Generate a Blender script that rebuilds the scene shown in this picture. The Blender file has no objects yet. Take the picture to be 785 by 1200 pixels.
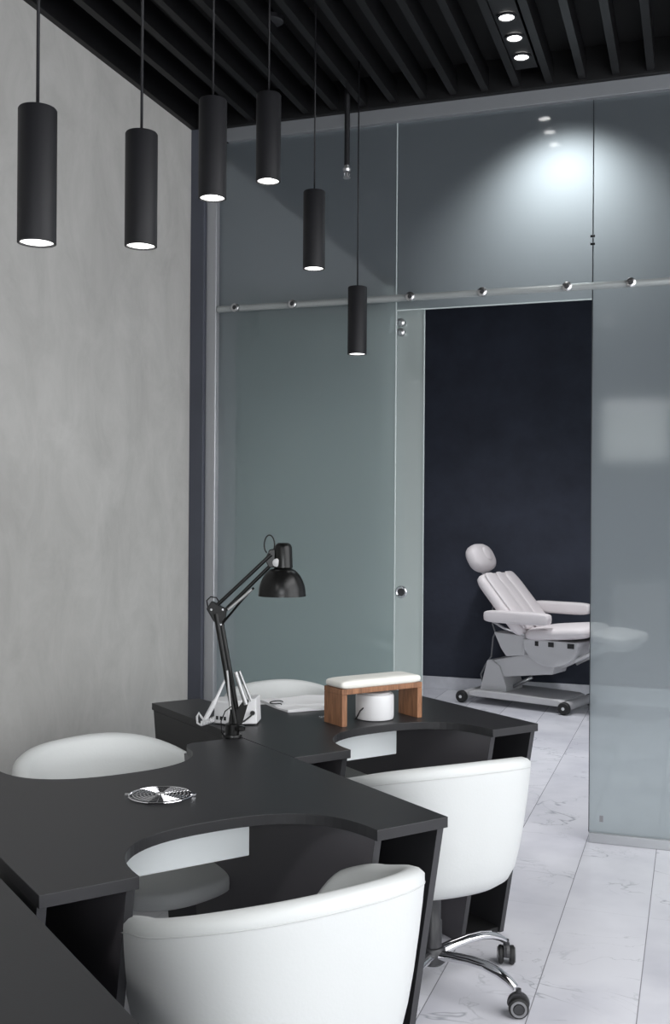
import bpy, bmesh, math, random
from mathutils import Vector, Matrix
random.seed(7)
C = bpy.context.scene.collection
PI = math.pi
# ------------------------------------------------------------------ materials
def mat(name, col, rough=.5, metal=0., emit=None, es=0., bump=None, var=None, spec=.5, coat=0., ior=None):
    m = bpy.data.materials.new(name); m.use_nodes = True
    nt = m.node_tree; b = nt.nodes['Principled BSDF']
    b.inputs['Base Color'].default_value = (*col, 1)
    b.inputs['Roughness'].default_value = rough
    b.inputs['Metallic'].default_value = metal
    b.inputs['Specular IOR Level'].default_value = spec
    b.inputs['Coat Weight'].default_value = coat
    if ior: b.inputs['IOR'].default_value = ior
    if emit:
        b.inputs['Emission Color'].default_value = (*emit, 1); b.inputs['Emission Strength'].default_value = es
    tc = nt.nodes.new('ShaderNodeTexCoord')
    if var:   # (scale, amount)
        n = nt.nodes.new('ShaderNodeTexNoise'); n.inputs['Scale'].default_value = var[0]; n.inputs['Detail'].default_value = 6
        n.inputs['Roughness'].default_value = .6
        nt.links.new(tc.outputs['Object'], n.inputs['Vector'])
        r = nt.nodes.new('ShaderNodeMapRange'); r.inputs['From Min'].default_value = .3; r.inputs['From Max'].default_value = .7
        r.inputs['To Min'].default_value = 1 - var[1]; r.inputs['To Max'].default_value = 1 + var[1]
        nt.links.new(n.outputs['Fac'], r.inputs['Value'])
        mx = nt.nodes.new('ShaderNodeVectorMath'); mx.operation = 'SCALE'; mx.inputs[0].default_value = col
        nt.links.new(r.outputs['Result'], mx.inputs['Scale']); nt.links.new(mx.outputs[0], b.inputs['Base Color'])
    if bump:  # (scale, strength)
        n = nt.nodes.new('ShaderNodeTexNoise'); n.inputs['Scale'].default_value = bump[0]; n.inputs['Detail'].default_value = 4
        nt.links.new(tc.outputs['Object'], n.inputs['Vector'])
        bp = nt.nodes.new('ShaderNodeBump'); bp.inputs['Strength'].default_value = bump[1]; bp.inputs['Distance'].default_value = .01
        nt.links.new(n.outputs['Fac'], bp.inputs['Height']); nt.links.new(bp.outputs[0], b.inputs['Normal'])
    return m

def plaster_mat():
    m = mat('grey_plaster', (.40, .39, .385), .85, bump=(18, .12), spec=.2)
    nt = m.node_tree; b = nt.nodes['Principled BSDF']; tc = nt.nodes.new('ShaderNodeTexCoord')
    mp = nt.nodes.new('ShaderNodeMapping'); mp.inputs['Scale'].default_value = (1, 1.3, .8)
    nt.links.new(tc.outputs['Object'], mp.inputs['Vector'])
    n1 = nt.nodes.new('ShaderNodeTexNoise'); n1.inputs['Scale'].default_value = 3.2; n1.inputs['Detail'].default_value = 9; n1.inputs['Roughness'].default_value = .68
    n1.inputs['Distortion'].default_value = .5
    nt.links.new(mp.outputs[0], n1.inputs['Vector'])
    cr = nt.nodes.new('ShaderNodeValToRGB'); cr.color_ramp.elements[0].position = .3; cr.color_ramp.elements[1].position = .72
    cr.color_ramp.elements[0].color = (.39, .384, .37, 1); cr.color_ramp.elements[1].color = (.50, .494, .478, 1)
    nt.links.new(n1.outputs['Fac'], cr.inputs[0]); nt.links.new(cr.outputs[0], b.inputs['Base Color'])
    return m

def marble_mat():
    m = bpy.data.materials.new('white_marble_tile'); m.use_nodes = True
    nt = m.node_tree; b = nt.nodes['Principled BSDF']; N = nt.nodes.new; L = nt.links.new
    tc = N('ShaderNodeTexCoord')
    sp = N('ShaderNodeSeparateXYZ'); L(tc.outputs['Object'], sp.inputs[0])
    # plank joints: x = -0.148 + .2985 k
    def joint(axis, off, pitch, w):
        a = N('ShaderNodeMath'); a.operation = 'ADD'; a.inputs[1].default_value = -off + pitch * 100 + pitch / 2; L(sp.outputs[axis], a.inputs[0])
        md = N('ShaderNodeMath'); md.operation = 'MODULO'; md.inputs[1].default_value = pitch; L(a.outputs[0], md.inputs[0])
        s = N('ShaderNodeMath'); s.operation = 'SUBTRACT'; s.inputs[1].default_value = pitch / 2; L(md.outputs[0], s.inputs[0])
        ab = N('ShaderNodeMath'); ab.operation = 'ABSOLUTE'; L(s.outputs[0], ab.inputs[0])
        lt = N('ShaderNodeMath'); lt.operation = 'LESS_THAN'; lt.inputs[1].default_value = w; L(ab.outputs[0], lt.inputs[0])
        return lt
    jx = joint('X', -.148, .2985, .0017)
    jy = joint('Y', .35, 1.2, .0008)
    # per plank offset so veins break at the joints
    fl = N('ShaderNodeMath'); fl.operation = 'ADD'; fl.inputs[1].default_value = .148 + 29.85; L(sp.outputs['X'], fl.inputs[0])
    dv = N('ShaderNodeMath'); dv.operation = 'DIVIDE'; dv.inputs[1].default_value = .2985; L(fl.outputs[0], dv.inputs[0])
    ff = N('ShaderNodeMath'); ff.operation = 'FLOOR'; L(dv.outputs[0], ff.inputs[0])
    mu = N('ShaderNodeMath'); mu.operation = 'MULTIPLY'; mu.inputs[1].default_value = 3.71; L(ff.outputs[0], mu.inputs[0])
    cb = N('ShaderNodeCombineXYZ'); L(mu.outputs[0], cb.inputs['Z'])
    ad = N('ShaderNodeVectorMath'); ad.operation = 'ADD'; L(tc.outputs['Object'], ad.inputs[0]); L(cb.outputs[0], ad.inputs[1])
    def vein(scale, width, dist, rot):
        mp = N('ShaderNodeMapping'); mp.inputs['Rotation'].default_value = (0, 0, rot); mp.inputs['Scale'].default_value = (1, 1.7, 1)
        L(ad.outputs[0], mp.inputs['Vector'])
        n = N('ShaderNodeTexNoise'); n.inputs['Scale'].default_value = scale; n.inputs['Detail'].default_value = 5; n.inputs['Roughness'].default_value = .55
        n.inputs['Distortion'].default_value = dist; L(mp.outputs[0], n.inputs['Vector'])
        s = N('ShaderNodeMath'); s.operation = 'SUBTRACT'; s.inputs[1].default_value = .5; L(n.outputs['Fac'], s.inputs[0])
        ab = N('ShaderNodeMath'); ab.operation = 'ABSOLUTE'; L(s.outputs[0], ab.inputs[0])
        r = N('ShaderNodeMapRange'); r.inputs['From Max'].default_value = width; r.inputs['To Min'].default_value = 1; r.inputs['To Max'].default_value = 0
        L(ab.outputs[0], r.inputs['Value']); return r
    v1 = vein(1.05, .0055, .7, .5); v2 = vein(2.1, .008, .9, -.4)
    msk = N('ShaderNodeTexNoise'); msk.inputs['Scale'].default_value = 3.1; L(ad.outputs[0], msk.inputs['Vector'])
    mr = N('ShaderNodeMapRange'); mr.inputs['From Min'].default_value = .47; mr.inputs['From Max'].default_value = .60; L(msk.outputs['Fac'], mr.inputs['Value'])
    a1 = N('ShaderNodeMath'); a1.operation = 'MULTIPLY'; L(v1.outputs[0], a1.inputs[0]); L(mr.outputs[0], a1.inputs[1])
    a2 = N('ShaderNodeMath'); a2.operation = 'MULTIPLY'; L(v2.outputs[0], a2.inputs[0]); L(mr.outputs[0], a2.inputs[1])
    a3 = N('ShaderNodeMath'); a3.operation = 'MULTIPLY'; a3.inputs[1].default_value = .5; L(a2.outputs[0], a3.inputs[0])
    mxv = N('ShaderNodeMath'); mxv.operation = 'MAXIMUM'; L(a1.outputs[0], mxv.inputs[0]); L(a3.outputs[0], mxv.inputs[1])
    cl = N('ShaderNodeTexNoise'); cl.inputs['Scale'].default_value = 2.2; cl.inputs['Detail'].default_value = 4; L(ad.outputs[0], cl.inputs['Vector'])
    cr = N('ShaderNodeValToRGB'); cr.color_ramp.elements[0].position = .3; cr.color_ramp.elements[1].position = .6
    cr.color_ramp.elements[0].color = (.52, .52, .57, 1); cr.color_ramp.elements[1].color = (.66, .66, .70, 1); L(cl.outputs['Fac'], cr.inputs[0])
    m1 = N('ShaderNodeMix'); m1.data_type = 'RGBA'; m1.inputs[7].default_value = (.33, .34, .37, 1)
    k = N('ShaderNodeMath'); k.operation = 'MULTIPLY'; k.inputs[1].default_value = .95; L(mxv.outputs[0], k.inputs[0])
    L(k.outputs[0], m1.inputs[0]); L(cr.outputs[0], m1.inputs[6])
    jyk = N('ShaderNodeMath'); jyk.operation = 'MULTIPLY'; jyk.inputs[1].default_value = .35; L(jy.outputs[0], jyk.inputs[0])
    jj = N('ShaderNodeMath'); jj.operation = 'MAXIMUM'; L(jx.outputs[0], jj.inputs[0]); L(jyk.outputs[0], jj.inputs[1])
    m2 = N('ShaderNodeMix'); m2.data_type = 'RGBA'; m2.inputs[7].default_value = (.25, .25, .27, 1)
    L(jj.outputs[0], m2.inputs[0]); L(m1.outputs[2], m2.inputs[6]); L(m2.outputs[2], b.inputs['Base Color'])
    b.inputs['Roughness'].default_value = .22; b.inputs['Specular IOR Level'].default_value = .4
    return m

def glass_mat(name, clear, col, dcol):
    m = bpy.data.materials.new(name); m.use_nodes = True
    nt = m.node_tree; nt.nodes.clear(); N = nt.nodes.new; L = nt.links.new
    out = N('ShaderNodeOutputMaterial')
    tr = N('ShaderNodeBsdfTransparent'); tr.inputs[0].default_value = (.80, .88, .85, 1)
    tl = N('ShaderNodeBsdfTranslucent'); tl.inputs[0].default_value = (*col, 1)
    df = N('ShaderNodeBsdfDiffuse'); df.inputs[0].default_value = (*dcol, 1)
    hz = N('ShaderNodeAddShader'); L(tl.outputs[0], hz.inputs[0]); L(df.outputs[0], hz.inputs[1])
    mx = N('ShaderNodeMixShader'); mx.inputs[0].default_value = clear; L(hz.outputs[0], mx.inputs[1]); L(tr.outputs[0], mx.inputs[2])
    gl = N('ShaderNodeBsdfGlossy'); gl.inputs['Roughness'].default_value = .07; gl.inputs[0].default_value = (1, 1, 1, 1)
    fr = N('ShaderNodeFresnel'); fr.inputs[0].default_value = 1.5
    fm = N('ShaderNodeMath'); fm.operation = 'MULTIPLY'; fm.inputs[1].default_value = 1.4; L(fr.outputs[0], fm.inputs[0])
    mm = N('ShaderNodeMixShader'); L(fm.outputs[0], mm.inputs[0]); L(mx.outputs[0], mm.inputs[1]); L(gl.outputs[0], mm.inputs[2])
    L(mm.outputs[0], out.inputs[0])
    return m

def wood_mat():
    m = mat('walnut_wood', (.3, .12, .05), .45)
    nt = m.node_tree; b = nt.nodes['Principled BSDF']; N = nt.nodes.new; L = nt.links.new
    tc = N('ShaderNodeTexCoord'); mp = N('ShaderNodeMapping'); mp.inputs['Scale'].default_value = (30, 30, 4); L(tc.outputs['Object'], mp.inputs['Vector'])
    n = N('ShaderNodeTexNoise'); n.inputs['Scale'].default_value = 2.5; n.inputs['Detail'].default_value = 6; n.inputs['Distortion'].default_value = 1.2; L(mp.outputs[0], n.inputs['Vector'])
    cr = N('ShaderNodeValToRGB'); cr.color_ramp.elements[0].position = .3; cr.color_ramp.elements[1].position = .7
    cr.color_ramp.elements[0].color = (.17, .075, .035, 1); cr.color_ramp.elements[1].color = (.36, .17, .085, 1)
    L(n.outputs['Fac'], cr.inputs[0]); L(cr.outputs[0], b.inputs['Base Color'])
    return m

M = {}
M['plaster'] = plaster_mat()
M['marble'] = marble_mat()
M['wood'] = wood_mat()
M['desk'] = mat('black_laminate', (.021, .021, .023), .42, bump=(260, .02), spec=.4)
M['desk_edge'] = mat('black_edge_band', (.028, .028, .031), .38)
M['desk_knee'] = mat('charcoal_laminate', (.085, .080, .088), .35)  # desk laminate lightened, light under the desk put into the colour
M['desk_in'] = mat('black_board', (.004, .004, .0045), .6)  # desk board darkened, shade of the pedestal recess put into the colour
M['leather'] = mat('white_leather', (.575, .59, .585), .42, bump=(140, .035), spec=.35)
M['piping'] = mat('white_piping', (.50, .51, .505), .5)
M['chrome'] = mat('chrome', (.75, .75, .77), .08, 1)
M['chrome_rough'] = mat('brushed_metal', (.55, .55, .56), .28, 1)
M['dark_plastic'] = mat('dark_plastic', (.03, .03, .033), .4)
M['grey_plastic'] = mat('grey_plastic', (.22, .22, .23), .45)
M['pendant'] = mat('matte_black_metal', (.008, .008, .010), .55, bump=(300, .02), spec=.35)
M['lampglow'] = mat('lamp_diffuser', (1, 1, 1), .4, emit=(1, .99, .96), es=9)
M['spotglow'] = mat('spot_diffuser', (1, 1, 1), .4, emit=(1, .99, .97), es=11)
M['ring'] = mat('lamp_ring', (.5, .5, .5), .4)
M['slat'] = mat('black_slat', (.0048, .0048, .0055), .48, var=(4, .2), spec=.3)
M['slab'] = mat('black_soffit', (.003, .003, .0035), .8)
M['navy'] = mat('navy_plaster', (.030, .034, .050), .75, bump=(25, .15), var=(3, .22), spec=.3)
M['column'] = mat('dark_blue_grey_paint', (.055, .06, .078), .6, var=(5, .08))
M['alu'] = mat('brushed_aluminium', (.42, .43, .45), .4, .6)
M['alu_dark'] = mat('satin_aluminium_strip', (.21, .22, .235), .5, .3)
M['glass'] = glass_mat('frosted_glass', .27, (.50, .56, .58), (.018, .020, .021))
M['door_glass'] = glass_mat('frosted_door_glass', .05, (.49, .56, .53), (.14, .155, .15))
M['black_gloss'] = mat('gloss_black_enamel', (.004, .004, .004), .30, spec=.35)
M['spring'] = mat('spring_steel', (.42, .42, .42), .38, .7)
M['white_plastic'] = mat('white_plastic', (.70, .70, .71), .4)
M['extractor'] = mat('white_enamel', (.86, .90, .92), .5)
M['cream'] = mat('cream_cushion', (.80, .79, .74), .5, bump=(120, .03))
M['cloth'] = mat('white_towel', (.80, .80, .81), .9, bump=(300, .2), spec=.1)
M['ink'] = mat('black_ink', (.01, .01, .01), .6)
M['med'] = mat('pale_upholstery', (.72, .67, .68), .45, spec=.35)
M['med_metal'] = mat('pale_enamel', (.55, .54, .55), .4)
M['rubber'] = mat('black_rubber', (.012, .012, .012), .6)
M['white_wall'] = mat('white_paint', (.62, .63, .64), .8)
M['grey_wall'] = mat('grey_paint', (.30, .33, .33), .8)
M['brass'] = mat('brass', (.6, .38, .18), .3, .9)
M['skirt'] = mat('marble_skirting', (.62, .62, .66), .3, var=(7, .15))
M['panel_glow'] = mat('backlit_panel', (.8, .82, .82), .6, emit=(.93, 1, .99), es=2.4)
M['panel_pale'] = mat('pale_cabinet', (.6, .62, .62), .6, emit=(.93, 1, .99), es=.35)  # faint emission stands in for light falling on the cabinet
M['strip'] = mat('led_strip', (1, 1, 1), .5, emit=(1, 1, 1), es=9)
M['windowglow'] = mat('daylight_window', (1, 1, 1), .5, emit=(.93, .97, 1), es=2.4)  # emission of the unseen fill panel, no real window

# ------------------------------------------------------------------ mesh helpers
def obj(name, bm, m, parent=None, smooth=False, bevel=0, seg=2, sub=0, autos=None):
    me = bpy.data.meshes.new(name)
    bmesh.ops.recalc_face_normals(bm, faces=bm.faces)
    bm.to_mesh(me); bm.free()
    o = bpy.data.objects.new(name, me); C.objects.link(o)
    me.materials.append(m)
    if parent: o.parent = parent
    if smooth:
        for p in me.polygons: p.use_smooth = True
        if autos is not None:
            me.set_sharp_from_angle(angle=math.radians(autos))
    if bevel:
        b = o.modifiers.new('bevel', 'BEVEL'); b.width = bevel; b.segments = seg; b.limit_method = 'ANGLE'; b.angle_limit = math.radians(40)
    if sub:
        s = o.modifiers.new('sub', 'SUBSURF'); s.levels = sub; s.render_levels = sub
    return o
def box(bm, x0, x1, y0, y1, z0, z1, mtx=None):
    vs = [bm.verts.new((x, y, z)) for z in (z0, z1) for x, y in ((x0, y0), (x1, y0), (x1, y1), (x0, y1))]
    for f in ((0, 3, 2, 1), (4, 5, 6, 7), (0, 1, 5, 4), (1, 2, 6, 5), (2, 3, 7, 6), (3, 0, 4, 7)):
        bm.faces.new([vs[i] for i in f])
    if mtx is not None:
        for v in vs: v.co = mtx @ v.co
    return bm
def boxm(*a, **k): return box(bmesh.new(), *a, **k)
def prism(bm, pts, axis, a, b):
    """extrude 2-D polygon along axis between a and b. axis x: pts are (y,z); y: (x,z); z: (x,y)"""
    def P(p, t):
        return {'x': (t, p[0], p[1]), 'y': (p[0], t, p[1]), 'z': (p[0], p[1], t)}[axis]
    lo = [bm.verts.new(P(p, a)) for p in pts]; hi = [bm.verts.new(P(p, b)) for p in pts]
    n = len(pts)
    bm.faces.new(lo); bm.faces.new(hi)
    for i in range(n): bm.faces.new((lo[i], lo[(i + 1) % n], hi[(i + 1) % n], hi[i]))
    return bm
def prismm(*a): return prism(bmesh.new(), *a)
def tube(bm, pts, r, seg=12, caps=True, flat=1.):
    pts = [Vector(p) for p in pts]; n = len(pts)
    rs = r if isinstance(r, (list, tuple)) else [r] * n
    rings = []; up = None
    for i, p in enumerate(pts):
        t = (pts[min(i + 1, n - 1)] - pts[max(i - 1, 0)]).normalized()
        if up is None:
            up = Vector((0, 0, 1)) if abs(t.z) < .9 else Vector((1, 0, 0))
        s = t.cross(up).normalized(); up = s.cross(t).normalized()
        rings.append([bm.verts.new(p + s * math.cos(2 * PI * k / seg) * rs[i] + up * math.sin(2 * PI * k / seg) * rs[i] * flat) for k in range(seg)])
    for a, b in zip(rings, rings[1:]):
        for k in range(seg): bm.faces.new((a[k], a[(k + 1) % seg], b[(k + 1) % seg], b[k]))
    if caps: bm.faces.new(rings[0]); bm.faces.new(rings[-1])
    return bm
def tubem(*a, **k): return tube(bmesh.new(), *a, **k)
def lathe(bm, prof, seg=40, mtx=None, cap0=True, cap1=True):
    rings = []
    for r, z in prof:
        rings.append([bm.verts.new((r * math.cos(2 * PI * k / seg), r * math.sin(2 * PI * k / seg), z)) for k in range(seg)])
    for a, b in zip(rings, rings[1:]):
        for k in range(seg): bm.faces.new((a[k], a[(k + 1) % seg], b[(k + 1) % seg], b[k]))
    if cap0: bm.faces.new(rings[0])
    if cap1: bm.faces.new(rings[-1])
    if mtx is not None:
        for rg in rings:
            for v in rg: v.co = mtx @ v.co
    return bm
def lathem(*a, **k): return lathe(bmesh.new(), *a, **k)
def T(x, y, z): return Matrix.Translation((x, y, z))
def RX(a): return Matrix.Rotation(a, 4, 'X')
def RY(a): return Matrix.Rotation(a, 4, 'Y')
def RZ(a): return Matrix.Rotation(a, 4, 'Z')
def cushion(bm, sx, sy, sz, mtx, n=3.2, m=2.4, nu=36, nv=14):
    """puffy superellipsoid, half sizes"""
    def e(v, p): return math.copysign(abs(v) ** (2 / p), v)
    rows = []
    for j in range(1, nv):
        ph = -PI / 2 + PI * j / nv
        cz = e(math.sin(ph), m); cr = abs(math.cos(ph)) ** (2 / m)
        rows.append([bm.verts.new(mtx @ Vector((sx * cr * e(math.cos(2 * PI * k / nu), n), sy * cr * e(math.sin(2 * PI * k / nu), n), sz * cz))) for k in range(nu)])
    for a, b in zip(rows, rows[1:]):
        for k in range(nu): bm.faces.new((a[k], a[(k + 1) % nu], b[(k + 1) % nu], b[k]))
    b0 = bm.verts.new(mtx @ Vector((0, 0, -sz))); b1 = bm.verts.new(mtx @ Vector((0, 0, sz)))
    for k in range(nu):
        bm.faces.new((b0, rows[0][(k + 1) % nu], rows[0][k])); bm.faces.new((b1, rows[-1][k], rows[-1][(k + 1) % nu]))
    return bm
def thing(name, label, cat, loc=(0, 0, 0), rz=0, group=None):
    o = bpy.data.objects.new(name, None); C.objects.link(o); o.location = loc; o.rotation_euler = (0, 0, rz)
    o.empty_display_size = .1
    o['label'] = label; o['category'] = cat
    if group: o['group'] = group
    return o
def tag(o, label, cat, group=None):
    o['label'] = label; o['category'] = cat
    if group: o['group'] = group
    return o
def struct(o, label=None, cat=None):
    o['kind'] = 'structure'
    if label: o['label'] = label
    if cat: o['category'] = cat
    return o
def dup(root, loc, rz=None, label=None):
    def cp(o, par):
        c = o.copy(); C.objects.link(c)
        if par: c.parent = par
        for ch in kids[o.name]: cp(ch, c)
        return c
    kids = {}
    def walk(o):
        kids[o.name] = list(o.children)
        for c in o.children: walk(c)
    walk(root)
    r = cp(root, None); r.location = loc
    if rz is not None: r.rotation_euler = (0, 0, rz)
    if label: r['label'] = label
    return r

# ------------------------------------------------------------------ room frame (metres)
XL, XR = -2.40, 2.60          # left and right walls
YB, YG, YF = -3.0, 4.80, 8.60 # rear wall, glass wall, far wall of the treatment room
ZC, ZS = 3.38, 3.52           # underside of slats, slab
o = struct(obj('floor', boxm(XL - .1, XR + .1, YB - .1, YF + .1, -.05, 0), M['marble']), 'white marble floor tiles with grey veins', 'floor')
o = struct(obj('wall_left', boxm(XL - .1, XL, YB, YG, 0, ZS + .05), M['plaster']), 'light grey textured plaster wall on the left', 'wall')
struct(obj('wall_right', boxm(XR, XR + .1, YB, YF, 0, ZS + .05), M['white_wall']), 'white wall on the right', 'wall')
struct(obj('wall_rear', boxm(XL - .1, XR + .1, YB - .1, YB, 0, ZS + .05), M['grey_wall']), 'grey wall behind the desks', 'wall')
struct(obj('wall_far', boxm(XL - .1, XR + .1, YF, YF + .1, 0, ZS + .05), M['navy']), 'dark navy textured wall behind the treatment chair', 'wall')
struct(obj('wall_far_left', boxm(XL - .1, XL, YG, YF, 0, ZS + .05), M['white_wall']), 'side wall of the treatment room', 'wall')
struct(obj('baseboard_far', boxm(XL, XR, YF - .012, YF, 0, .105), M['skirt'], bevel=.002), 'pale marble skirting along the navy wall', 'baseboard')
ceil = struct(obj('ceiling', boxm(XL - .1, XR + .1, YB - .1, YG + .05, ZS, ZS + .1), M['slab']), 'black slatted ceiling', 'ceiling')
for k in range(-14, 20):
    x = -.193 + .1445 * k
    if XL + .05 < x < XR - .05:
        obj('ceiling_slat', boxm(x - .016, x + .016, YB, YG - .06, ZC, ZC + .10), M['slat'], ceil)
struct(obj('ceiling_far_room', boxm(XL - .1, XR + .1, YG + .05, YF + .1, 3.34, 3.44), M['slab']), 'ceiling of the treatment room', 'ceiling')
struct(obj('trim_1', boxm(XL, XL + .03, YB, YG - .06, ZC - .01, ZS), M['slat'], bevel=.002), 'black edge strip of the slatted ceiling on the left wall', 'trim')
struct(obj('trim_2', boxm(XL, XR, YG - .06, YG - .03, ZC - .012, ZS), M['slat'], bevel=.002), 'black edge strip of the slatted ceiling over the glass wall', 'trim')
struct(obj('trim_3', boxm(-2.22, XR, YG - .03, YG + .03, 3.305, ZC - .008), M['alu_dark'], bevel=.003), 'grey metal head channel over the glass wall', 'trim')
struct(obj('trim_4', boxm(XL, -2.325, YG - .06, YG + .06, 0, ZC), M['column'], bevel=.003), 'dark blue-grey post between the plaster wall and the glass', 'trim')
struct(obj('trim_5', boxm(-2.325, -2.268, YG - .035, YG + .035, 0, 3.305), M['alu'], bevel=.004), 'light aluminium side channel of the glass wall', 'trim')
struct(obj('trim_6', boxm(-.437, XR, YG - .022, YG + .022, 0, .042), M['alu'], bevel=.002), 'aluminium floor channel under the right glass panel', 'trim')
# glass wall
gw = struct(bpy.data.objects.new('wall_glass', None), 'frosted glass partition wall between salon and treatment room', 'glass wall'); C.objects.link(gw)
gw.location = (0, YG, 0)
def sheet(x0, x1, z0, z1, y=0.):
    bm = bmesh.new(); bm.faces.new([bm.verts.new(p) for p in ((x0, y, z0), (x1, y, z0), (x1, y, z1), (x0, y, z1))]); return bm
for nm, (x0, x1, z0, z1) in (('fixed_glass_panel', (-2.268, -1.346, .0, 3.305)), ('transom_glass_panel', (-1.343, -.440, 2.417, 3.305)),
                        ('fixed_glass_panel', (-.436, .75, .042, 3.305)), ('fixed_glass_panel', (.754, XR, .042, 3.305))):
    obj(nm, sheet(x0, x1, z0, z1), M['glass'], gw)
M['edge'] = mat('pale_glass_edge', (.50, .56, .56), .2); M['edge_dark'] = mat('dark_glass_edge', (.03, .035, .04), .3)
obj('glass_edge', boxm(-1.3465, -1.3425, -.005, .005, 0, 3.305), M['edge'], gw)
obj('glass_edge', boxm(-.4395, -.4365, -.005, .005, .042, 3.305), M['edge_dark'], gw)
obj('glass_edge', boxm(-1.3425, -.4395, -.005, .005, 2.414, 2.419), M['edge'], gw)
obj('glass_edge', boxm(.7505, .7535, -.005, .005, .042, 3.305), M['edge_dark'], gw)
obj('glass_clip', prismm([(-.448, 2.655), (-.428, 2.655), (-.428, 2.665), (-.448, 2.665)], 'y', -.012, -.004), M['chrome'], gw)  # chrome tabs stand in for reflected bright dots on the seam
obj('glass_clip', prismm([(-.448, 2.69), (-.428, 2.69), (-.428, 2.70), (-.448, 2.70)], 'y', -.012, -.004), M['chrome'], gw)
obj('etched_mark', boxm(-.392, -.376, -.0015, -.0005, .09, .118), M['grey_plastic'], gw)

# sliding door rail behind the glass, held by round standoffs through it
RZ_ = 2.476
rail = thing('door_rail', 'long brushed metal tube rail with round steel standoffs across the glass wall', 'rail', (0, YG - .024, RZ_ - .006))
def cyl(r, y0, y1, x, z, seg=24):
    return lathem([(r * .86, y0), (r, y0 + .002), (r, y1 - .001), (r * .9, y1)], seg, T(x, 0, z) @ RX(-PI / 2) )
obj('rail_tube', tubem([(-2.262, 0, 0), (.9, 0, 0)], .0165, 16), mat('satin_rail', (.30, .32, .32), .35, .2), rail, smooth=True, autos=40)
for x in (-2.16, -1.855, -1.545, -1.265, -.925, -.545, -.27, .2, .7):
    s_ = obj('standoff', cyl(.021, -.030, -.012, x, 0), M['chrome_rough'], rail, smooth=True, autos=40)
    obj('standoff_screw', cyl(.011, -.0325, -.0295, x, 0, 12), M['dark_plastic'], s_, smooth=True, autos=40)
# sliding door
dr = struct(bpy.data.objects.new('door_1', None), 'frosted glass sliding door slid open behind the left panel', 'door'); C.objects.link(dr)
dr.location = (0, YG + .085, 0)
obj('door_glass', sheet(-2.205, -1.228, .012, 2.447), M['door_glass'], dr)
obj('door_glass_edge', boxm(-1.230, -1.226, -.005, .005, .012, 2.447), M['edge'], dr)
obj('door_glass_edge', boxm(-2.207, -2.203, -.005, .005, .012, 2.447), M['edge'], dr)
for x in (-2.10, -1.385):
    obj('roller', cyl(.027, -.052, -.038, x, RZ_ + .044), M['white_plastic'], dr, smooth=True, autos=40)
    obj('roller_plate', boxm(x - .012, x + .012, -.018, -.006, 2.33, RZ_ + .05), M['edge'], dr, bevel=.003)
    for z in (2.372, 2.325):
        obj('bolt', cyl(.019, -.03, -.004, x + .045 * (x > -1.5), z), M['chrome_rough'], dr, smooth=True, autos=40)
hd = obj('door_handle', lathem([(.017, 0), (.017, -.006), (.022, -.012), (.029, -.010), (.030, 0)], 28, T(-1.333, -.002, 1.078) @ RX(-PI / 2), False, False), M['chrome'], dr, smooth=True)
obj('handle_recess', lathem([(.017, -.001), (.015, -.005)], 24, T(-1.333, -.002, 1.078) @ RX(-PI / 2)), M['dark_plastic'], hd)

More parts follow.
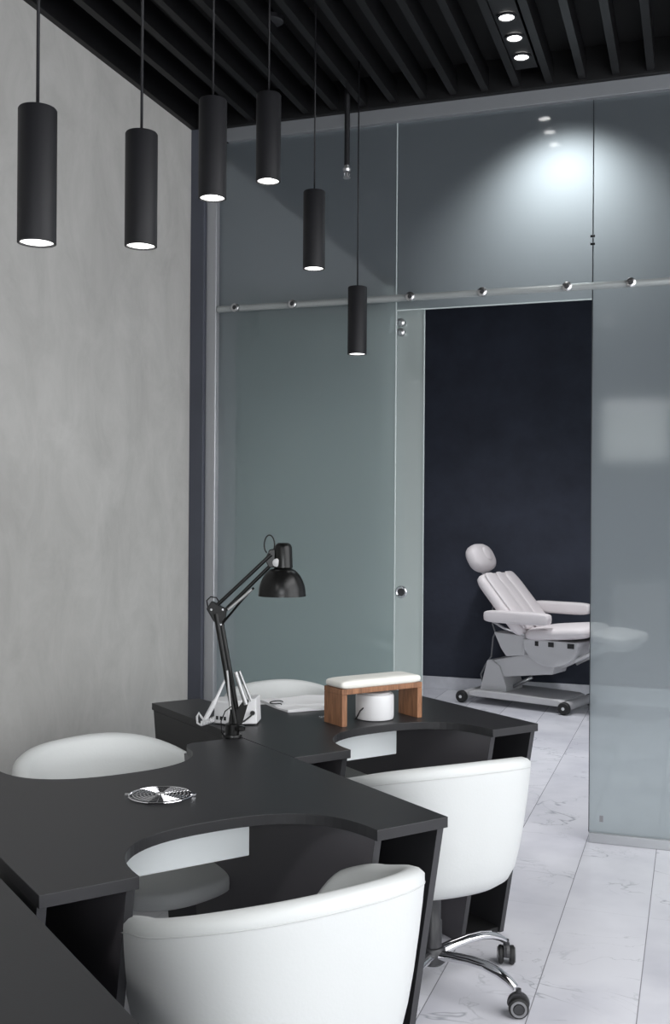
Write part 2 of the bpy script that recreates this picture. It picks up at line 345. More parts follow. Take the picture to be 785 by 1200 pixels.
# ------------------------------------------------------------------ desks
A1, A2 = math.radians(142), math.radians(52)
D1 = Vector((math.cos(A1), math.sin(A1), 0)); D2 = Vector((math.cos(A2), math.sin(A2), 0))
OA = Vector((-.5328, 2.3729, 0)); OR = Vector((-.4917, 3.5490, 0)); OT = OA - D2 * .983 - D1 * .675
DW, DD = .950, 1.02
def duv(O, u, v, z=0): return O + D2 * u + D1 * v + Vector((0, 0, z))
def notch(front=True):
    a, b, cu = .278, .252, -.478; pts = []
    for i in range(0, 33):
        t = PI * i / 32
        x = cu + a * math.copysign(abs(math.cos(t)) ** (2 / 2.5), math.cos(t)); y = b * abs(math.sin(t)) ** (2 / 2.5)
        pts.append((x, y if front else DD - y))
    return pts           # from right (+u) to left
def make_desk(loc, label):
    t = thing('manicure_desk', label, 'desk', loc, A2, 'black double-sided manicure desks')
    pts = [(0, 0)] + notch(True) + [(-DW, 0), (-DW, DD)] + [q for q in reversed(notch(False)) if q[1] < DD - .05 or q[0] < -.5] + [(-.198, DD - .035), (-.186, DD - .012), (-.165, DD), (0, DD)]
    obj('tabletop', prismm(pts, 'z', .725, .75), M['desk'], t, bevel=.0012)
    tz = .7245
    tr = lambda z: .015 + .148 * (tz - z) / tz     # slanted front edge
    for x0, x1 in ((-.019, -.001), (-.196, -.178), (-.777, -.759), (-DW + .001, -DW + .019)):
        obj('side_panel', prismm([(tr(tz), tz), (tr(0), 0), (DD - tr(0), 0), (DD - tr(tz), tz)], 'x', x0, x1), M['desk'] if x0 < -.9 or x1 > -.1 else M['desk_knee'], t, bevel=.0008)
        for v0, s in ((0, 1), (DD, -1)):
            e = [(v0 + s * (tr(tz) - .001), tz), (v0 + s * (tr(0) - .001), 0), (v0 + s * (tr(0) + .0005), 0), (v0 + s * (tr(tz) + .0005), tz)]
            obj('edge_band', prismm(e, 'x', x0, x1), M['desk_edge'], t)
    for x0, x1 in ((-.177, -.020), (-DW + .020, -.778)):
        obj('back_board', boxm(x0, x1, .50, .518, .0, tz), M['desk_in'], t)
        for v0, v1, sg in ((tr(.35) + .03, .499, 1), (.519, DD - tr(.35) - .03, -1)):
            obj('shelf', boxm(x0, x1, v0, v1, .34, .358), M['desk_edge'], t)
        for v0, v1 in ((tr(.03) + .01, .499), (.519, DD - tr(.03) - .01)):
            obj('bottom_board', boxm(x0, x1, v0, v1, .0, .018), M['desk_in'], t)
    ex = obj('dust_extractor', boxm(-.665, -.325, .355, .665, .618, .7245), M['extractor'], t, bevel=.003)
    ex['label'] = 'white dust extractor box under the desktop'
    # chrome grille let into the top
    bm = bmesh.new()
    gc = Vector((-.49, .51, .752))
    for r in (.012, .022, .031, .040, .049, .058, .067, .0765):
        ring = [gc + Vector((r * math.cos(a), r * math.sin(a), .0035 if r < .07 else .001)) for a in [2 * PI * i / 40 for i in range(41)]]
        tube(bm, ring, .0011 if r < .07 else .002, 6, False)
    for i in range(24):
        a = 2 * PI * i / 24
        d_ = Vector((math.cos(a), math.sin(a), 0))
        tube(bm, [gc + d_ * .006 + Vector((0, 0, .003)), gc + d_ * .076 + Vector((0, 0, .0015))], .0009, 5)
    lathe(bm, [(.001, .0055), (.011, .0050), (.012, .003), (.012, .001)], 20, T(*gc))
    for s in (-1, 1):
        d_ = Vector((math.cos(-.55), math.sin(-.55), 0)) * s
        box(bm, -.006, .006, -.004, .004, 0, .004, T(*(gc + d_ * .081)) @ RZ(-.55))
    g = obj('extractor_grille', bm, M['chrome'], t, smooth=True, autos=40); g['label'] = 'round chrome wire grille let into the desktop'
    obj('grille_well', lathem([(.001, .0002), (.074, .0002), (.074, .001), (.001, .001)], 32, T(gc.x, gc.y, .7500)), M['dark_plastic'], t)
    return t
desk = make_desk(OA, 'black double-sided manicure desk in the middle, with the black lamp clamped to its corner')
rear_desk = dup(desk, OR, None, 'black manicure desk at the back, carrying the wooden wrist rest, towel and drill box')
for c in list(rear_desk.children):
    if c.name.startswith('extractor_grille') or c.name.startswith('grille_well'): bpy.data.objects.remove(c)
dup(desk, OT, None, 'black manicure desk cut off by the lower left corner of the photo')

# ------------------------------------------------------------------ tub chairs
def se(t, a, b, n=2.44):   # plan curve: t=0 is the back (-y)
    s, c = math.sin(t), -math.cos(t); e = 2 / n
    return Vector((a * math.copysign(abs(s) ** e, s), b * math.copysign(abs(c) ** e, c), 0))
CA, CB = .303, .28
def rimz(t): return .754 + (.561 - .754) * (1 - math.cos(t)) / 2 + .022 * math.sin(t) ** 2
def make_chair(loc, rz, label, base_rot=0.):
    t = thing('tub_chair', label, 'chair', loc, rz, 'white leather tub chairs on chrome castor bases')
    # shell
    bm = bmesh.new(); rows = []; NT = 72; TM = math.radians(138)
    for i in range(NT + 1):
        a = -TM + 2 * TM * i / NT
        zt = rimz(a)
        fade = max(0, (abs(a) - math.radians(112)) / math.radians(26))
        zt -= .09 * fade ** 2
        th_ = .046
        zb = .354
        H = zt - zb
        prof = []   # (scale, z, inward offset)
        for sc, zf in ((.62, 0), (.72, .012), (.80, .055), (.855, .14), (.895, .28), (.93, .45), (.962, .65), (.985, .82), (.997, .93)):
            prof.append((sc, zb + H * zf, 0))
        prof += [(1.0, zt - .013, .001), (.998, zt - .004, .010), (.99, zt, .022), (.985, zt - .004, .034), (.98, zt - .014, th_ - .002)]
        for sc, zf in ((.962, .80), (.94, .6), (.91, .42), (.87, .30)):
            prof.append((sc, zb + H * zf, th_))
        prof.append((.84, zb + .03, th_)); prof.append((.62, zb + .03, th_))
        r = []
        for sc, z, off in prof:
            p = se(a, CA * sc, CB * sc)
            q = se(a, max(CA * sc - off, .02), max(CB * sc - off, .02))
            r.append(bm.verts.new((q.x, q.y, z)))
        rows.append(r)
    m_ = len(rows[0])
    for a_, b_ in zip(rows, rows[1:]):
        for k in range(m_): bm.faces.new((a_[k], a_[(k + 1) % m_], b_[(k + 1) % m_], b_[k]))
    bm.faces.new(rows[0]); bm.faces.new(rows[-1])
    sh = obj('backrest_shell', bm, M['leather'], t, smooth=True, autos=60)
    # piping below the rim, outside
    for nm, sc, dz, off in (('piping', .997, -.030, .0002),):
        pts = []
        for i in range(NT + 1):
            a = -TM + 2 * TM * i / NT
            if abs(a) > math.radians(118): continue
            fade = max(0, (abs(a) - math.radians(112)) / math.radians(26))
            p = se(a, CA * sc - off, CB * sc - off); pts.append((p.x, p.y, rimz(a) - .09 * fade ** 2 + dz))
        obj(nm, tubem(pts, .0016, 6), M['piping'], sh, smooth=True)
    # seat pan and cushion
    bm = bmesh.new()
    ring = lambda sc, z, y=0: [bm.verts.new(Vector((0, y, z)) + se(2 * PI * i / 48, CA * sc, CB * sc)) for i in range(48)]
    rs = [ring(.60, .362), ring(.70, .366), ring(.76, .385), ring(.76, .402)]
    for a_, b_ in zip(rs, rs[1:]):
        for k in range(48): bm.faces.new((a_[k], a_[(k + 1) % 48], b_[(k + 1) % 48], b_[k]))
    bm.faces.new(rs[0]); bm.faces.new(rs[-1])
    obj('seat_pan', bm, M['leather'], t, smooth=True, autos=50)
    obj('seat', cushion(bmesh.new(), .222, .285, .034, T(0, .088, .422), 2.5, 5.0, 56, 18), M['leather'], t, smooth=True)
    # stem
    obj('mechanism', boxm(-.07, .07, -.09, .09, .335, .362), M['dark_plastic'], t, bevel=.006)
    gl_ = obj('gas_lift', lathem([(.030, .085), (.030, .20), (.026, .205), (.026, .27), (.016, .275), (.016, .34)], 24), M['dark_plastic'], t, smooth=True, autos=40)
    base_parts = []
    hb = obj('base_hub', lathem([(.034, .07), (.042, .078), (.042, .112), (.036, .122), (.030, .124)], 28), M['dark_plastic'], t, smooth=True, autos=40)
    R0 = .302
    for k in range(5):
        an = base_rot + k * 2 * PI / 5
        mz = RZ(an)
        lp = [(.03, 0, .100), (.08, 0, .108), (.14, 0, .114), (.19, 0, .114), (.235, 0, .106), (.27, 0, .092), (.292, 0, .078)]
        lp = [mz @ Vector(p) for p in lp]
        bm = tubem(lp, [.022, .0205, .0195, .019, .0185, .017, .014], 14, True, .68)
        tube(bm, [p + Vector((0, 0, .0095)) for p in lp[:-2]], [.006] * (len(lp) - 2), 8)
        base_parts.append(obj('leg', bm, M['chrome'], t, smooth=True, autos=60))
        cs_ang = -.56 if k == 0 else an + (.9 if k % 2 else .5)
        cm = T(*(mz @ Vector((R0, 0, 0)))) @ RZ(cs_ang)
        ca = obj('caster', bmesh.new(), M['dark_plastic'], t); base_parts.append(ca)
        bm = bmesh.new()
        tube(bm, [(0, 0, .050), (0, 0, .078)], .008, 10)
        # hood
        lathe(bm, [(.012, -.010), (.031, -.010), (.033, 0), (.031, .010), (.012, .010)], 24, T(0, -.0, .036) @ RX(PI / 2))
        for v in bm.verts:
            if v.co.z < .031: v.co.z = .031 + (v.co.z - .031) * .1
        for v in bm.verts: v.co = cm @ v.co
        bm.to_mesh(ca.data); bm.free()
        for s in (-1, 1):
            w = obj('wheel', lathem([(.006, -.008), (.022, -.0085), (.0285, -.006), (.0295, 0), (.0285, .006), (.022, .0085), (.006, .008)], 26, cm @ T(0, s * .018, .0295) @ RX(PI / 2)), M['rubber'], ca, smooth=True, autos=40)
            obj('wheel_ring', lathem([(.017, .0), (.0235, 0), (.0235, .0022), (.017, .0022)], 26, cm @ T(0, s * .0265, .0295) @ RX(-s * PI / 2), False, False), M['grey_plastic'], w)
            obj('wheel_cap', lathem([(.001, 0), (.015, 0), (.014, .003), (.001, .003)], 22, cm @ T(0, s * .0263, .0295) @ RX(-s * PI / 2)), M['dark_plastic'], w)
    for q in base_parts + [hb, gl_]: q.location = (.050, .040, 0)
    return t
chair = make_chair(duv(OA, -.476, -.018), A2 + .018, 'foreground white tub chair tucked into the nearest desk cut-out, back to us', -1.138)
dup(chair, duv(OR, -.529, -.069), A2 - .133, 'white tub chair with chrome castor base visible, in front of the back desk')
dup(chair, duv(OA, -.379, 1.029), A2 + 3.403, 'white tub chair by the plaster wall, facing us across the nearest desk')
dup(chair, duv(OR, -.317, .998), A2 + 3.331, 'white tub chair behind the drill box and towel, rim just above the back desk')

# ------------------------------------------------------------------ desk lamp
LB = Vector((-1.357, 2.9877, .75))
lamp = thing('desk_lamp', 'black articulated architect desk lamp clamped to the desk corner', 'lamp', LB, math.radians(18.9))
obj('clamp_base', lathem([(.030, 0), (.031, .004), (.029, .010), (.022, .011), (.022, .042), (.018, .044)], 28), M['black_gloss'], lamp, smooth=True, autos=40)
obj('clamp_knob', lathem([(.014, .008), (.016, .010), (.016, .020), (.012, .022)], 16, T(.026, -.012, .016)), M['black_gloss'], lamp, smooth=True, autos=40)
lo0, lo1 = Vector((.008, 0, .045)), Vector((-.052, 0, .385))
obj('lower_arm', tube(tubem([lo0 + Vector((.001, -.009, 0)), lo1 + Vector((0, -.009, 0))], .0085, 10), [lo0 + Vector((.011, .009, 0)), lo1 + Vector((.009, .009, .0))], .0085, 10), M['black_gloss'], lamp, smooth=True, autos=50)
obj('arm_bracket', prismm([(-.012, .04), (.030, .04), (.052, .115), (.040, .122), (.012, .085), (-.006, .09)], 'y', -.006, .006), M['black_gloss'], lamp, bevel=.002)
for a_, b_, r in (((-.016, -.014, .21), (-.004, -.016, .09), .0042), ((.010, -.014, .205), (.044, -.016, .105), .0075), ((.020, .006, .205), (.058, .006, .112), .0045)):
    obj('lower_spring', tubem([a_, b_], r, 10), M['spring'], lamp, smooth=True, autos=50)
obj('elbow_joint', prismm([(-.082, .40), (-.066, .425), (-.040, .410), (-.020, .400), (-.022, .372), (-.040, .345), (-.060, .362)], 'y', -.013, .013), M['black_gloss'], lamp, bevel=.003)
for x, z in ((-.066, .398), (-.036, .352), (-.030, .398)):
    obj('joint_bolt', lathem([(.003, -.016), (.004, -.014), (.004, .014), (.003, .016)], 12, T(x, 0, z) @ RX(PI / 2)), M['chrome_rough'], lamp, smooth=True, autos=40)
up0, up1 = Vector((-.048, 0, .408)), Vector((.118, 0, .566))
obj('upper_arm', tube(tubem([up0 + Vector((0, -.008, .004)), up1 + Vector((0, -.008, .004))], .0062, 10), [up0 + Vector((.014, .008, -.022)), up1 + Vector((.012, .008, -.016))], .0062, 10), M['black_gloss'], lamp, smooth=True, autos=50)
obj('upper_spring', tubem([(-.014, -.014, .398), (.060, -.014, .462)], .0048, 10), M['spring'], lamp, smooth=True, autos=50)
obj('tension_rod', tubem([(-.034, 0, .352), (.030, 0, .430), (.064, 0, .466)], .0035, 8), M['black_gloss'], lamp, smooth=True)
obj('head_bracket', prismm([(.098, .552), (.112, .585), (.128, .588), (.142, .560), (.138, .530), (.112, .528)], 'y', -.010, .010), M['black_gloss'], lamp, bevel=.003)
obj('bracket_nut', lathem([(.013, 0), (.013, .004), (.010, .006)], 18, T(.136, -.020, .545) @ RX(PI / 2)), M['ring'], lamp, smooth=True, autos=40)
hs = lathem([(.0, .606), (.016, .606), (.023, .601), (.027, .592), (.030, .530), (.026, .526), (.020, .527)], 32, T(.155, 0, 0) , False, True)
cap = obj('lamp_socket', hs, M['black_gloss'], lamp, smooth=True, autos=40)
sp_ = []
for i in range(13):
    a = i / 12 * PI / 2
    sp_.append((.027 + .0465 * math.sin(a) ** 1.15, .448 + .078 * math.cos(a) ** 1.1))
sp_ = [(.020, .530)] + sp_ + [(.0745, .445), (.0745, .441), (.071, .441)]
inner = [(.022 + .048 * math.cos(i / 10 * PI / 2) ** 1.2, .445 + .066 * math.sin(i / 10 * PI / 2)) for i in range(11)]
obj('lamp_shade', lathem(sp_ + inner, 48, T(.152, 0, 0), False, True), M['black_gloss'], lamp, smooth=True, autos=50)
obj('bulb', cushion(bmesh.new(), .024, .024, .03, T(.152, 0, .485), 2, 2, 20, 10), M['white_plastic'], lamp, smooth=True)
lc = [(.112 + .016 * math.cos(a) - .0, -.004, .600 + .030 * math.sin(a)) for a in [(-1.2 + 5.0 * i / 22) for i in range(23)]]
obj('lamp_cord', tubem([(.130, -.004, .578)] + lc + [(.104, -.004, .575)], .0022, 8), M['black_gloss'], lamp, smooth=True)
obj('lamp_cord', tubem([(-.078, 0, .40), (-.082, 0, .425), (-.070, 0, .437), (-.052, 0, .434), (-.040, 0, .415)], .0022, 8), M['black_gloss'], lamp, smooth=True)
obj('lamp_cord', tubem([(.0, -.02, .10), (-.020, -.024, .085), (-.032, -.026, .055), (-.030, -.026, .02), (-.022, -.02, .006)], .0018, 8), M['black_gloss'], lamp, smooth=True)

# ------------------------------------------------------------------ nail drill box with hand piece
DBX = Vector((-1.442, 3.147, 0))
dbx = thing('nail_drill_box', 'white nail drill control box with sockets, standing behind the lamp base', 'nail drill', (DBX.x, DBX.y, .75), math.radians(18.9))
# local x = right, y = away
pts = [(-.052, .022), (.000, -.004), (.092, .010), (.100, .095), (-.045, .100)]
bm = prismm(pts, 'z', .004, .078)
for v in bm.verts:
    if v.co.z > .05: v.co.z += .01 * (v.co.x > .05); v.co.x *= .96
obj('housing', bm, M['white_plastic'], dbx, bevel=.004, seg=3)
e1 = (Vector((.000, -.004, 0)) - Vector((-.052, .022, 0))).normalized(); n1 = Vector((e1.y, -e1.x, 0))
for k in range(3):
    p = Vector((-.052, .022, .022 - 0 * k)) + e1 * (.014 + .015 * k)
    mt = Matrix(((e1.x, -n1.x, 0, p.x), (e1.y, -n1.y, 0, p.y), (0, 0, 1, p.z), (0, 0, 0, 1)))
    obj('port', boxm(-.0042, .0042, -.0015, .001, -.005, .007, mt), M['rubber'], dbx)
obj('jack_plug', lathem([(.007, 0), (.008, .006), (.005, .014)], 16, T(.078, .006, .042) @ RX(PI / 2)), M['rubber'], dbx, smooth=True, autos=40)
obj('jack_cable', tubem([(.078, -.008, .042), (.074, -.016, .036), (.055, -.025, .022), (.03, -.034, .010), (.012, -.040, .003)], .0028, 8), M['rubber'], dbx, smooth=True)
for x in (-.03, .085):
    obj('rubber_foot', lathem([(.008, 0), (.008, .005)], 12, T(x, .03 if x < 0 else .02, 0)), M['rubber'], dbx)
hp = thing('drill_handpiece', 'slim grey drill handpiece leaning on the box with a coiled white cord end', 'nail drill', (DBX.x, DBX.y, .75), math.radians(18.9))
obj('handle', tubem([(-.012, -.012, .152), (-.040, -.020, .090), (-.046, -.022, .080), (-.048, -.0225, .074), (-.082, -.030, .010)], [.0035, .0055, .0085, .0085, .0075], 14), M['white_plastic'], hp, smooth=True, autos=50)
obj('cord', tubem([(-.082, -.030, .009), (-.087, -.031, .008), (-.10, -.02, .012), (-.104, -.005, .03), (-.098, .0, .042), (-.09, -.004, .030), (-.080, -.01, .02)], .0038, 10), M['white_plastic'], hp, smooth=True)
hel = []
for i in range(100):
    a = i * .55; f_ = i / 99
    base = Vector((-.086 + .042 * f_, -.040 + .006 * f_, .014 + .014 * f_))
    hel.append(base + Vector((0, math.cos(a) * .008, math.sin(a) * .008)))
obj('coiled_cord', tubem(hel, .0018, 6), M['white_plastic'], hp, smooth=True)

# ------------------------------------------------------------------ armrest, white dust lamp, towel
rest = thing('wrist_rest', 'walnut wood wrist rest bridge with cream cushion top on the back desk', 'wrist rest', duv(OA, .355, .980, .75), A2)
LN, DP, HT = .330, .110, .122
obj('leg', boxm(0, .020, 0, DP, 0, HT - .018), M['wood'], rest, bevel=.0015)
obj('leg', boxm(LN - .020, LN, 0, DP, 0, HT - .018), M['wood'], rest, bevel=.0015)
obj('top_board', boxm(0, LN, 0, DP, HT - .018, HT), M['wood'], rest, bevel=.0015)
obj('cushion', cushion(bmesh.new(), LN / 2 + .001, DP / 2 + .001, .0165, T(LN / 2, DP / 2, HT + .0125), 12, 4.0, 64, 14), M['cream'], rest, smooth=True)
uv = thing('dust_collector', 'round white nail dust collector under the wooden armrest', 'dust collector', duv(OA, .535, 1.050, .75), A2)
obj('body', lathem([(.062, 0), (.064, .004), (.0655, .012), (.0655, .078), (.063, .086), (.058, .089)], 48), M['white_plastic'], uv, smooth=True, autos=40)
obj('lid', lathem([(.056, .0885), (.050, .092), (.030, .0935), (.001, .094)], 40), M['white_plastic'], uv, smooth=True)
obj('base_ring', lathem([(.0625, -.0), (.0645, 0.0005), (.0645, .003)], 40), M['rubber'], uv)
obj('cable', tubem([(-.060, -.02, .045), (-.075, -.02, .035), (-.080, -.015, .02), (-.078, 0, .006), (-.07, .02, .0035)], .0025, 8), M['rubber'], uv, smooth=True)

# towel: folded cloth with soft waves
tw = thing('folded_towel', 'folded white towel with a small black mark lying on the back desk', 'towel', (0, 0, .75))
cs = [duv(OA, .345, 1.523), duv(OA, .329, 1.285), duv(OA, .50, 1.255), duv(OA, .613, 1.492)]
bm = bmesh.new(); gr = {}; NU, NV = 26, 26
for L_ in range(2):
    for i in range(NU + 1):
        for j in range(NV + 1):
            a, b = i / NU, j / NV
            p = (cs[0] * (1 - a) + cs[1] * a) * (1 - b) + (cs[3] * (1 - a) + cs[2] * a) * b
            w = .004 + .006 * L_ * (1 + .35 * math.sin(7 * a + 3 * b) + .3 * math.sin(11 * b - 2 * a) + (.9 * math.exp(-((a - .55 - .3 * b) / .07) ** 2)))
            gr[L_, i, j] = bm.verts.new((p.x + .003 * math.sin(9 * b), p.y + .003 * math.sin(8 * a), w if L_ else .001))
for L_ in range(2):
    for i in range(NU):
        for j in range(NV): bm.faces.new((gr[L_, i, j], gr[L_, i + 1, j], gr[L_, i + 1, j + 1], gr[L_, i, j + 1]))
edge = [(i, 0) for i in range(NU)] + [(NU, j) for j in range(NV)] + [(i, NV) for i in range(NU, 0, -1)] + [(0, j) for j in range(NV, 0, -1)]
for q, r in zip(edge, edge[1:] + edge[:1]): bm.faces.new((gr[(0,) + q], gr[(0,) + r], gr[(1,) + r], gr[(1,) + q]))
obj('cloth', bm, M['cloth'], tw, smooth=True, autos=60)
lg = duv(OA, .352, 1.405, .0175)
mk = []
for i in range(26):
    a = .5 + 5.0 * i / 25; mk.append(lg + Vector((.021 * math.cos(a), .032 * math.sin(a), 0)))
mk += [mk[-1] + Vector((.012, -.004, .001)), mk[-1] + Vector((.02, -.016, .001))]
obj('printed_mark', tubem(mk, .0022, 6), M['ink'], tw)
# small wire clip lying beside the towel
wc = []
for i in range(40):
    a = i * .8; wc.append(Vector((.0006 * i, .006 * math.sin(a), .004 + .003 * math.cos(a))))
w_ = tag(obj('wire_clip', tubem(wc, .0007, 5), M['chrome']), 'tiny curled metal clip beside the left leg of the armrest', 'clip'); w_.location = duv(OA, .372, 1.145, .75); w_.rotation_euler = (0, 0, A2)

# ------------------------------------------------------------------ pendants
names = ['leftmost and nearest of the six black cylinder pendants', 'second black cylinder pendant from the left, against the plaster wall',
         'third black cylinder pendant from the left, in front of the dark corner post', 'fourth black cylinder pendant from the left, the highest hanging',
         'fifth black cylinder pendant from the left, in front of the glass', 'rightmost and farthest black cylinder pendant, in front of the door rail']
pend = [(-1.370, 1.966, 2.034), (-1.370, 2.422, 2.139), (-1.372, 2.851, 2.388), (-1.375, 3.290, 2.572), (-1.380, 3.758, 2.382), (-1.405, 4.383, 2.150)]
def pendant(i):
    x, y, z = pend[i]
    t = thing('pendant_light', names[i], 'pendant lamp', (x, y, z), 0, 'black cylinder pendant lights')
    H, r = .296, .042
    obj('tube_body', lathem([(r - .006, .012), (r - .005, .0), (r, .0006), (r, H - .004), (r - .002, H - .0008), (r - .006, H), (.001, H)], 48, None, False, True), M['pendant'], t, smooth=True, autos=35)
    obj('reflector_ring', lathem([(r - .0055, .004), (.031, .012), (.026, .018)], 40, None, False, False), M['lampring'], t, smooth=True)
    obj('diffuser', lathem([(.027, .0165), (.001, .0160)], 32), M['lampglow'], t)
    obj('cord', tubem([(0, 0, H), (0, 0, ZS - z)], .0038 if i < 2 else .0032, 8), M['pendant'], t, smooth=True)
    obj('canopy', lathem([(.022, ZS - z - .012), (.024, ZS - z - .010), (.024, ZS - z)], 20), M['pendant'], t, smooth=True, autos=40)
M['lampring'] = mat('lamp_reflector', (.9, .9, .9), .3, emit=(1, .99, .96), es=1.3)
for i in range(6): pendant(i)

# sprinkler hanging in front of the glass, and two bits of ceiling kit between the slats
sp = thing('sprinkler', 'black pipe with a silver sprinkler head hanging from the slatted ceiling', 'sprinkler', (-1.53, 4.60, 3.0), 0)
obj('pipe', tubem([(0, 0, .060), (0, 0, ZS - 3.0)], .0125, 14), M['pendant'], sp, smooth=True, autos=40)
obj('head', lathem([(.004, .0), (.017, .001), (.017, .004), (.006, .006), (.006, .026), (.016, .032), (.019, .040), (.019, .046), (.012, .050), (.012, .062)], 20), M['chrome_rough'], sp, smooth=True, autos=35)
for s in (-1, 1): obj('frame_arm', tubem([(s * .004, 0, .004), (s * .013, 0, .016), (s * .010, 0, .032)], .0016, 6), M['chrome_rough'], sp)

# triple downlight between two slats
tl = thing('triple_downlight', 'long black ceiling housing with three bright round spotlights in a row', 'ceiling lamp', (-.704, 4.255, ZC - .004), 0)
obj('housing', boxm(-.049, .049, -.40, .32, .012, .075), M['slat'], tl, bevel=.002)
for dy in (-.186, 0, .186):
    sp1 = obj('spot_ring', lathem([(.040, .010), (.040, .004), (.030, .003), (.029, .009)], 28, T(0, dy, 0), False, False), M['pendant'], tl, smooth=True, autos=40)
    obj('spot_lens', lathem([(.030, .0075), (.001, .0070)], 24, T(0, dy, 0)), M['spotglow'], sp1)
dup(tl, (-.812, -.985, ZC - .004), None, 'black triple spotlight housing behind the camera, mirrored in the right glass')
tag(obj('smoke_detector', lathem([(.045, 0), (.050, .004), (.050, .022), (.030, .03)], 28, T(-1.63, 3.92, 3.43)), M['dark_plastic'], smooth=True, autos=40), 'round grey detector above the slats near the fourth pendant cord', 'detector')
tag(obj('pipe_fitting', lathem([(.012, 0), (.016, .004), (.016, .03), (.010, .034), (.010, .07)], 16, T(-1.50, 3.99, 3.43)), M['brass'], smooth=True, autos=40), 'small brass pipe fitting between the ceiling slats', 'fitting')

# ------------------------------------------------------------------ treatment chair
E0 = Vector((-1.705, 8.046, 0)); EA = math.radians(-17.16)
tc_ = thing('treatment_chair', 'pale beauty treatment recliner with headrest and armrests on a wheeled base', 'treatment chair', E0, EA)
W = .486
def orient(s, o, z, ang):  # local x along direction tilted by ang in the s-z plane
    return T(s, o, z) @ RY(-ang)
for s in (0, .85):
    for o_ in (.0, W):
        w = obj('wheel', lathem([(.012, -.022), (.040, -.022), (.046, -.014), (.046, .014), (.040, .022), (.012, .022)], 28, T(s, o_, .047) @ RX(PI / 2)), M['rubber'], tc_, smooth=True, autos=40)
        obj('wheel_cap', lathem([(.001, -.002), (.012, -.002), (.012, .002), (.001, .002)], 16, T(s, o_ - .0225, .047) @ RX(PI / 2)), M['white_plastic'], w)
bm = prismm([(.05, .055), (.05, .088), (.12, .105), (.40, .108), (.78, .100), (.82, .090), (.82, .050)], 'y', .02, W - .02)
obj('base_platform', bm, M['med_metal'], tc_, bevel=.008)
for s in (.0, .85): obj('cross_bar', tubem([(s, .03, .055), (s, W - .03, .055)], .034, 16), M['med_metal'], tc_, smooth=True, autos=40)
obj('pedestal', prismm([(.12, .10), (.18, .335), (.215, .345), (.285, .30), (.345, .15), (.345, .10)], 'y', .07, .36), M['med_metal'], tc_, bevel=.006)
obj('lift_arm', prismm([(.20, .335), (.54, .415), (.70, .375), (.735, .345), (.715, .270), (.64, .262), (.30, .215), (.24, .26)], 'y', .09, .34), M['med_metal'], tc_, bevel=.008)
obj('drive_rod', tubem([(.34, .2, .13), (.50, .2, .22)], .014, 10), M['chrome_rough'], tc_, smooth=True)
dr_ = [(.50, .53)] + [(.725 + .215 * math.cos(a), .50 + .165 * math.sin(a)) for a in [PI + PI * i / 18 for i in range(19)]] + [(.95, .53)]
hs_ = obj('seat_housing', prismm(dr_, 'y', .02, W - .02), M['med_metal'], tc_, bevel=.008)
for s, w_ in ((.62, .014), (.735, .022), (.89, .026)):
    obj('socket', boxm(s - w_, s + w_, .014, .02, .485, .52), M['rubber'], hs_, bevel=.002)
obj('rear_plate', prismm([(.24, .56), (.30, .44), (.345, .38), (.50, .40), (.52, .55)], 'y', .06, .42), M['med_metal'], tc_, bevel=.01)
obj('leg_strut', tubem([(1.08, .1, .49), (.78, .1, .33)], .016, 10), M['med_metal'], tc_, smooth=True)
obj('leg_strut', tubem([(1.08, .38, .49), (.78, .38, .33)], .016, 10), M['med_metal'], tc_, smooth=True)
# seat, leg rest
obj('seat', cushion(bmesh.new(), .265, W / 2 + .03, .058, orient(.765, W / 2, .585, math.radians(6)), 5, 3, 48, 14), M['med'], tc_, smooth=True)
obj('leg_rest', cushion(bmesh.new(), .15, W / 2 + .02, .052, orient(1.175, W / 2, .575, math.radians(-6)), 5, 3, 48, 14), M['med'], tc_, smooth=True)
obj('leg_rest_frame', boxm(1.0, 1.28, .08, W - .08, .48, .53), M['med_metal'], tc_, bevel=.01)
ba = math.atan2(.42, .36)            # incline
bc = Vector((.325, W / 2, .775))
d_ = Vector((-math.cos(ba), 0, math.sin(ba)))
mb = T(*bc) @ Matrix(((d_.x, 0, math.sin(ba), 0), (0, 1, 0, 0), (d_.z, 0, math.cos(ba), 0), (0, 0, 0, 1)))
back = obj('backrest', cushion(bmesh.new(), .285, W / 2 + .035, .062, mb @ T(0, -.02, 0), 7, 3, 56, 14), M['med'], tc_, smooth=True)
obj('backrest_wing', cushion(bmesh.new(), .27, .088, .02, mb @ T(0, -.180, .052), 5, 2.4, 40, 12), M['med'], back, smooth=True)
obj('backrest_wing', cushion(bmesh.new(), .27, .088, .02, mb @ T(0, .148, .052), 5, 2.4, 40, 12), M['med'], back, smooth=True)
obj('backrest_centre', cushion(bmesh.new(), .27, .065, .012, mb @ T(0, -.016, .053), 5, 2.4, 40, 12), M['med'], back, smooth=True)
hz = math.radians(62); hc = Vector((.03, W / 2, 1.115)); dd = Vector((-math.cos(hz), 0, math.sin(hz)))
mh = T(*hc) @ Matrix(((dd.x, 0, math.sin(hz), 0), (0, 1, 0, 0), (dd.z, 0, math.cos(hz), 0), (0, 0, 0, 1)))
hr = obj('headrest', cushion(bmesh.new(), .118, .168, .072, mh, 2.5, 2.6, 40, 14), M['med'], tc_, smooth=True)
obj('face_hole_pad', cushion(bmesh.new(), .062, .055, .016, mh @ T(.01, 0, .068), 2.2, 2, 30, 10), M['med'], hr, smooth=True)
obj('headrest_post', tubem([mh @ Vector((-.08, 0, -.05)), mb @ Vector((.25, 0, -.04))], .012, 10), M['med_metal'], tc_, smooth=True)
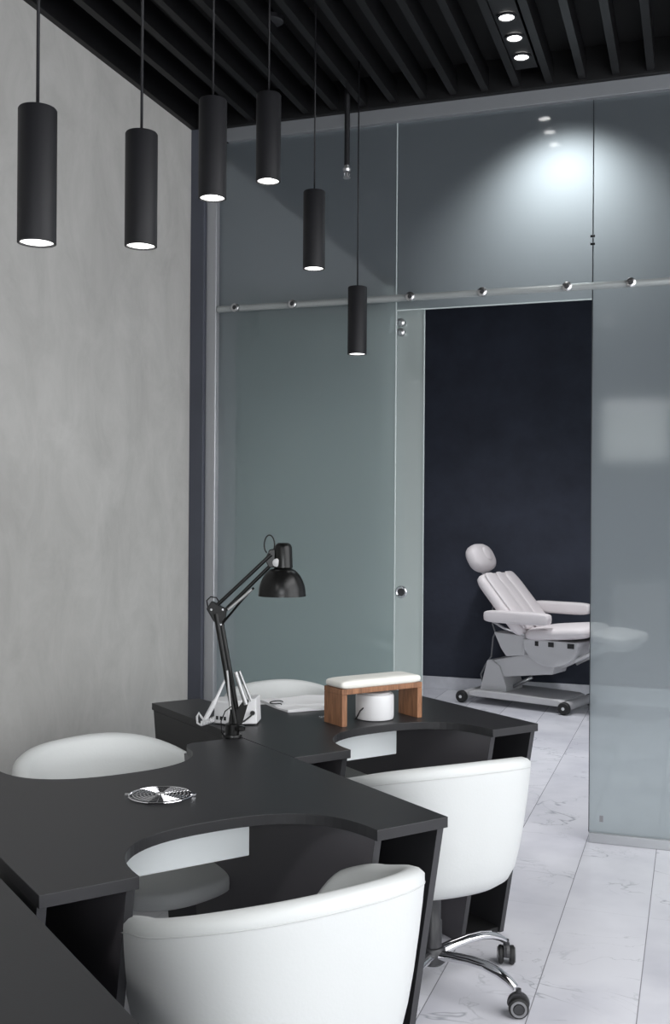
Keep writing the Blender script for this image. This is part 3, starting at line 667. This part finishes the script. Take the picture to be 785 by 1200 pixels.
for nm, s0, s1, o0, z0 in (('armrest', .225, .755, -.045, .692), ('armrest', .33, .83, W + .045, .735)):
    ar = obj(nm, cushion(bmesh.new(), (s1 - s0) / 2, .047, .047, T((s0 + s1) / 2, o0, z0), 9, 5, 48, 14), M['med'], tc_, smooth=True)
    obj('armrest_bracket', tubem([(s0 + .06, o0, z0 - .04), (s0 + .14, o0 + (.04 if o0 < 0 else -.04), .60), (s0 + .30, o0 + (.06 if o0 < 0 else -.06), .56)], .010, 10), M['chrome_rough'], ar, smooth=True)
obj('power_cable', tubem([(.17, .2, .78), (.155, .2, .70), (.16, .2, .60), (.185, .2, .54), (.165, .2, .50), (.15, .2, .35), (.10, .2, .28), (.06, .2, .20), (.08, .2, .12)], .0065, 8), M['grey_plastic'], tc_, smooth=True)

# ------------------------------------------------------------------ rear wall of the salon (mirrored faintly in the glass)
struct(obj('window_1', boxm(.15, 2.3, YB, YB + .02, .9, 3.0), M['windowglow']), 'bright shop window behind the desks', 'window')  # added out of view as soft front fill
tag(obj('backlit_wall_panel', boxm(-1.02, -.29, YB, YB + .03, 2.11, 2.70), M['panel_glow'], bevel=.004), 'softly lit pale wall panel behind the camera, mirrored in the right glass', 'wall panel')
tag(obj('linear_lamp', boxm(-1.03, -.27, YB, YB + .05, 2.75, 2.765), M['strip']), 'thin bright linear lamp above the pale wall panel', 'lamp')
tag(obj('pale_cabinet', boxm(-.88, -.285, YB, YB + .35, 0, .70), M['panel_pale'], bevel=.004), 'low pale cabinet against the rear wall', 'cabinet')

# ------------------------------------------------------------------ lights
def area(name, loc, rot, sx, sy, e, col=(1, 1, 1), spread=PI):
    l = bpy.data.lights.new(name, 'AREA'); l.shape = 'RECTANGLE'; l.size = sx; l.size_y = sy; l.energy = e; l.color = col; l.spread = spread
    o = bpy.data.objects.new(name, l); C.objects.link(o); o.location = loc; o.rotation_euler = rot; return o
def spot(name, loc, rot, e, ang, blend=.6, r=.05, col=(1, 1, 1)):
    l = bpy.data.lights.new(name, 'SPOT'); l.energy = e; l.spot_size = ang; l.spot_blend = blend; l.shadow_soft_size = r; l.color = col
    o = bpy.data.objects.new(name, l); C.objects.link(o); o.location = loc; o.rotation_euler = rot; return o
area('key_ceiling', (1.35, 1.9, 3.35), (0, math.radians(14), 0), 2.2, 4.2, 165, (.99, .99, 1))
area('right_window_fill', (XR - .08, 2.2, 1.7), (0, math.radians(90), 0), 2.0, 4.0, 75, (.98, .99, 1))  # unseen area light added to wash the left wall, no window there
area('rear_fill', (1.2, YB + .1, 1.9), (math.radians(90), 0, 0), 2.2, 1.8, 92, (.97, .985, 1))
spot('salon_spot', (-1.5, -1.6, 3.3), (math.radians(38), 0, math.radians(-8)), 130, math.radians(75), .9, .22)  # unseen spot added to lift the dark lower left of the near chair
for x, y, e in ((-1.3, 7.2, 190), (.3, 7.2, 190), (1.7, 7.2, 90), (-1.7, 5.75, 70), (-.3, 5.75, 110), (1.0, 5.75, 90)):
    spot('treatment_spot', (x, y, 3.3), (math.radians(0), 0, 0), e, math.radians(105 if y > 6 else 78), 1, .12, (.95, .97, 1))
for dy in (-.186, 0, .186, -5.4, -5.2, -5.05):
    spot('downlight_spot', (-.704, 4.255 + dy, ZC - .02), (0, 0, 0), 12, math.radians(70), .8, .03)
spot('glass_wash_spot', (-.56, YG + .36, 3.20), (math.radians(-34), 0, 0), 27, math.radians(115), 1, .04, (.95, .97, 1))
w = bpy.data.worlds.new('world'); bpy.context.scene.world = w; w.use_nodes = True
w.node_tree.nodes['Background'].inputs[0].default_value = (.5, .52, .55, 1); w.node_tree.nodes['Background'].inputs[1].default_value = .1

# ------------------------------------------------------------------ camera
cam = bpy.data.cameras.new('camera'); co = bpy.data.objects.new('camera', cam); C.objects.link(co)
cam.sensor_fit = 'HORIZONTAL'; cam.sensor_width = 36; cam.lens = 36 * 1230 / 785
cam.shift_y = 5 / 785.0; cam.clip_start = .05
yaw = math.atan((814 - 392.5) / 1230)
co.location = (0, 0, 1.44)
co.rotation_mode = 'XYZ'
co.matrix_world = T(0, 0, 1.44) @ RZ(yaw) @ RX(PI / 2) @ RZ(math.atan(.007))
bpy.context.scene.camera = co
vs = bpy.context.scene.view_settings
vs.view_transform = 'Standard'; vs.look = 'None'; vs.exposure = 0; vs.gamma = 1
bpy.context.scene.cycles.max_bounces = 10
bpy.context.scene.cycles.transparent_max_bounces = 12
bpy.context.scene.cycles.sample_clamp_indirect = 6
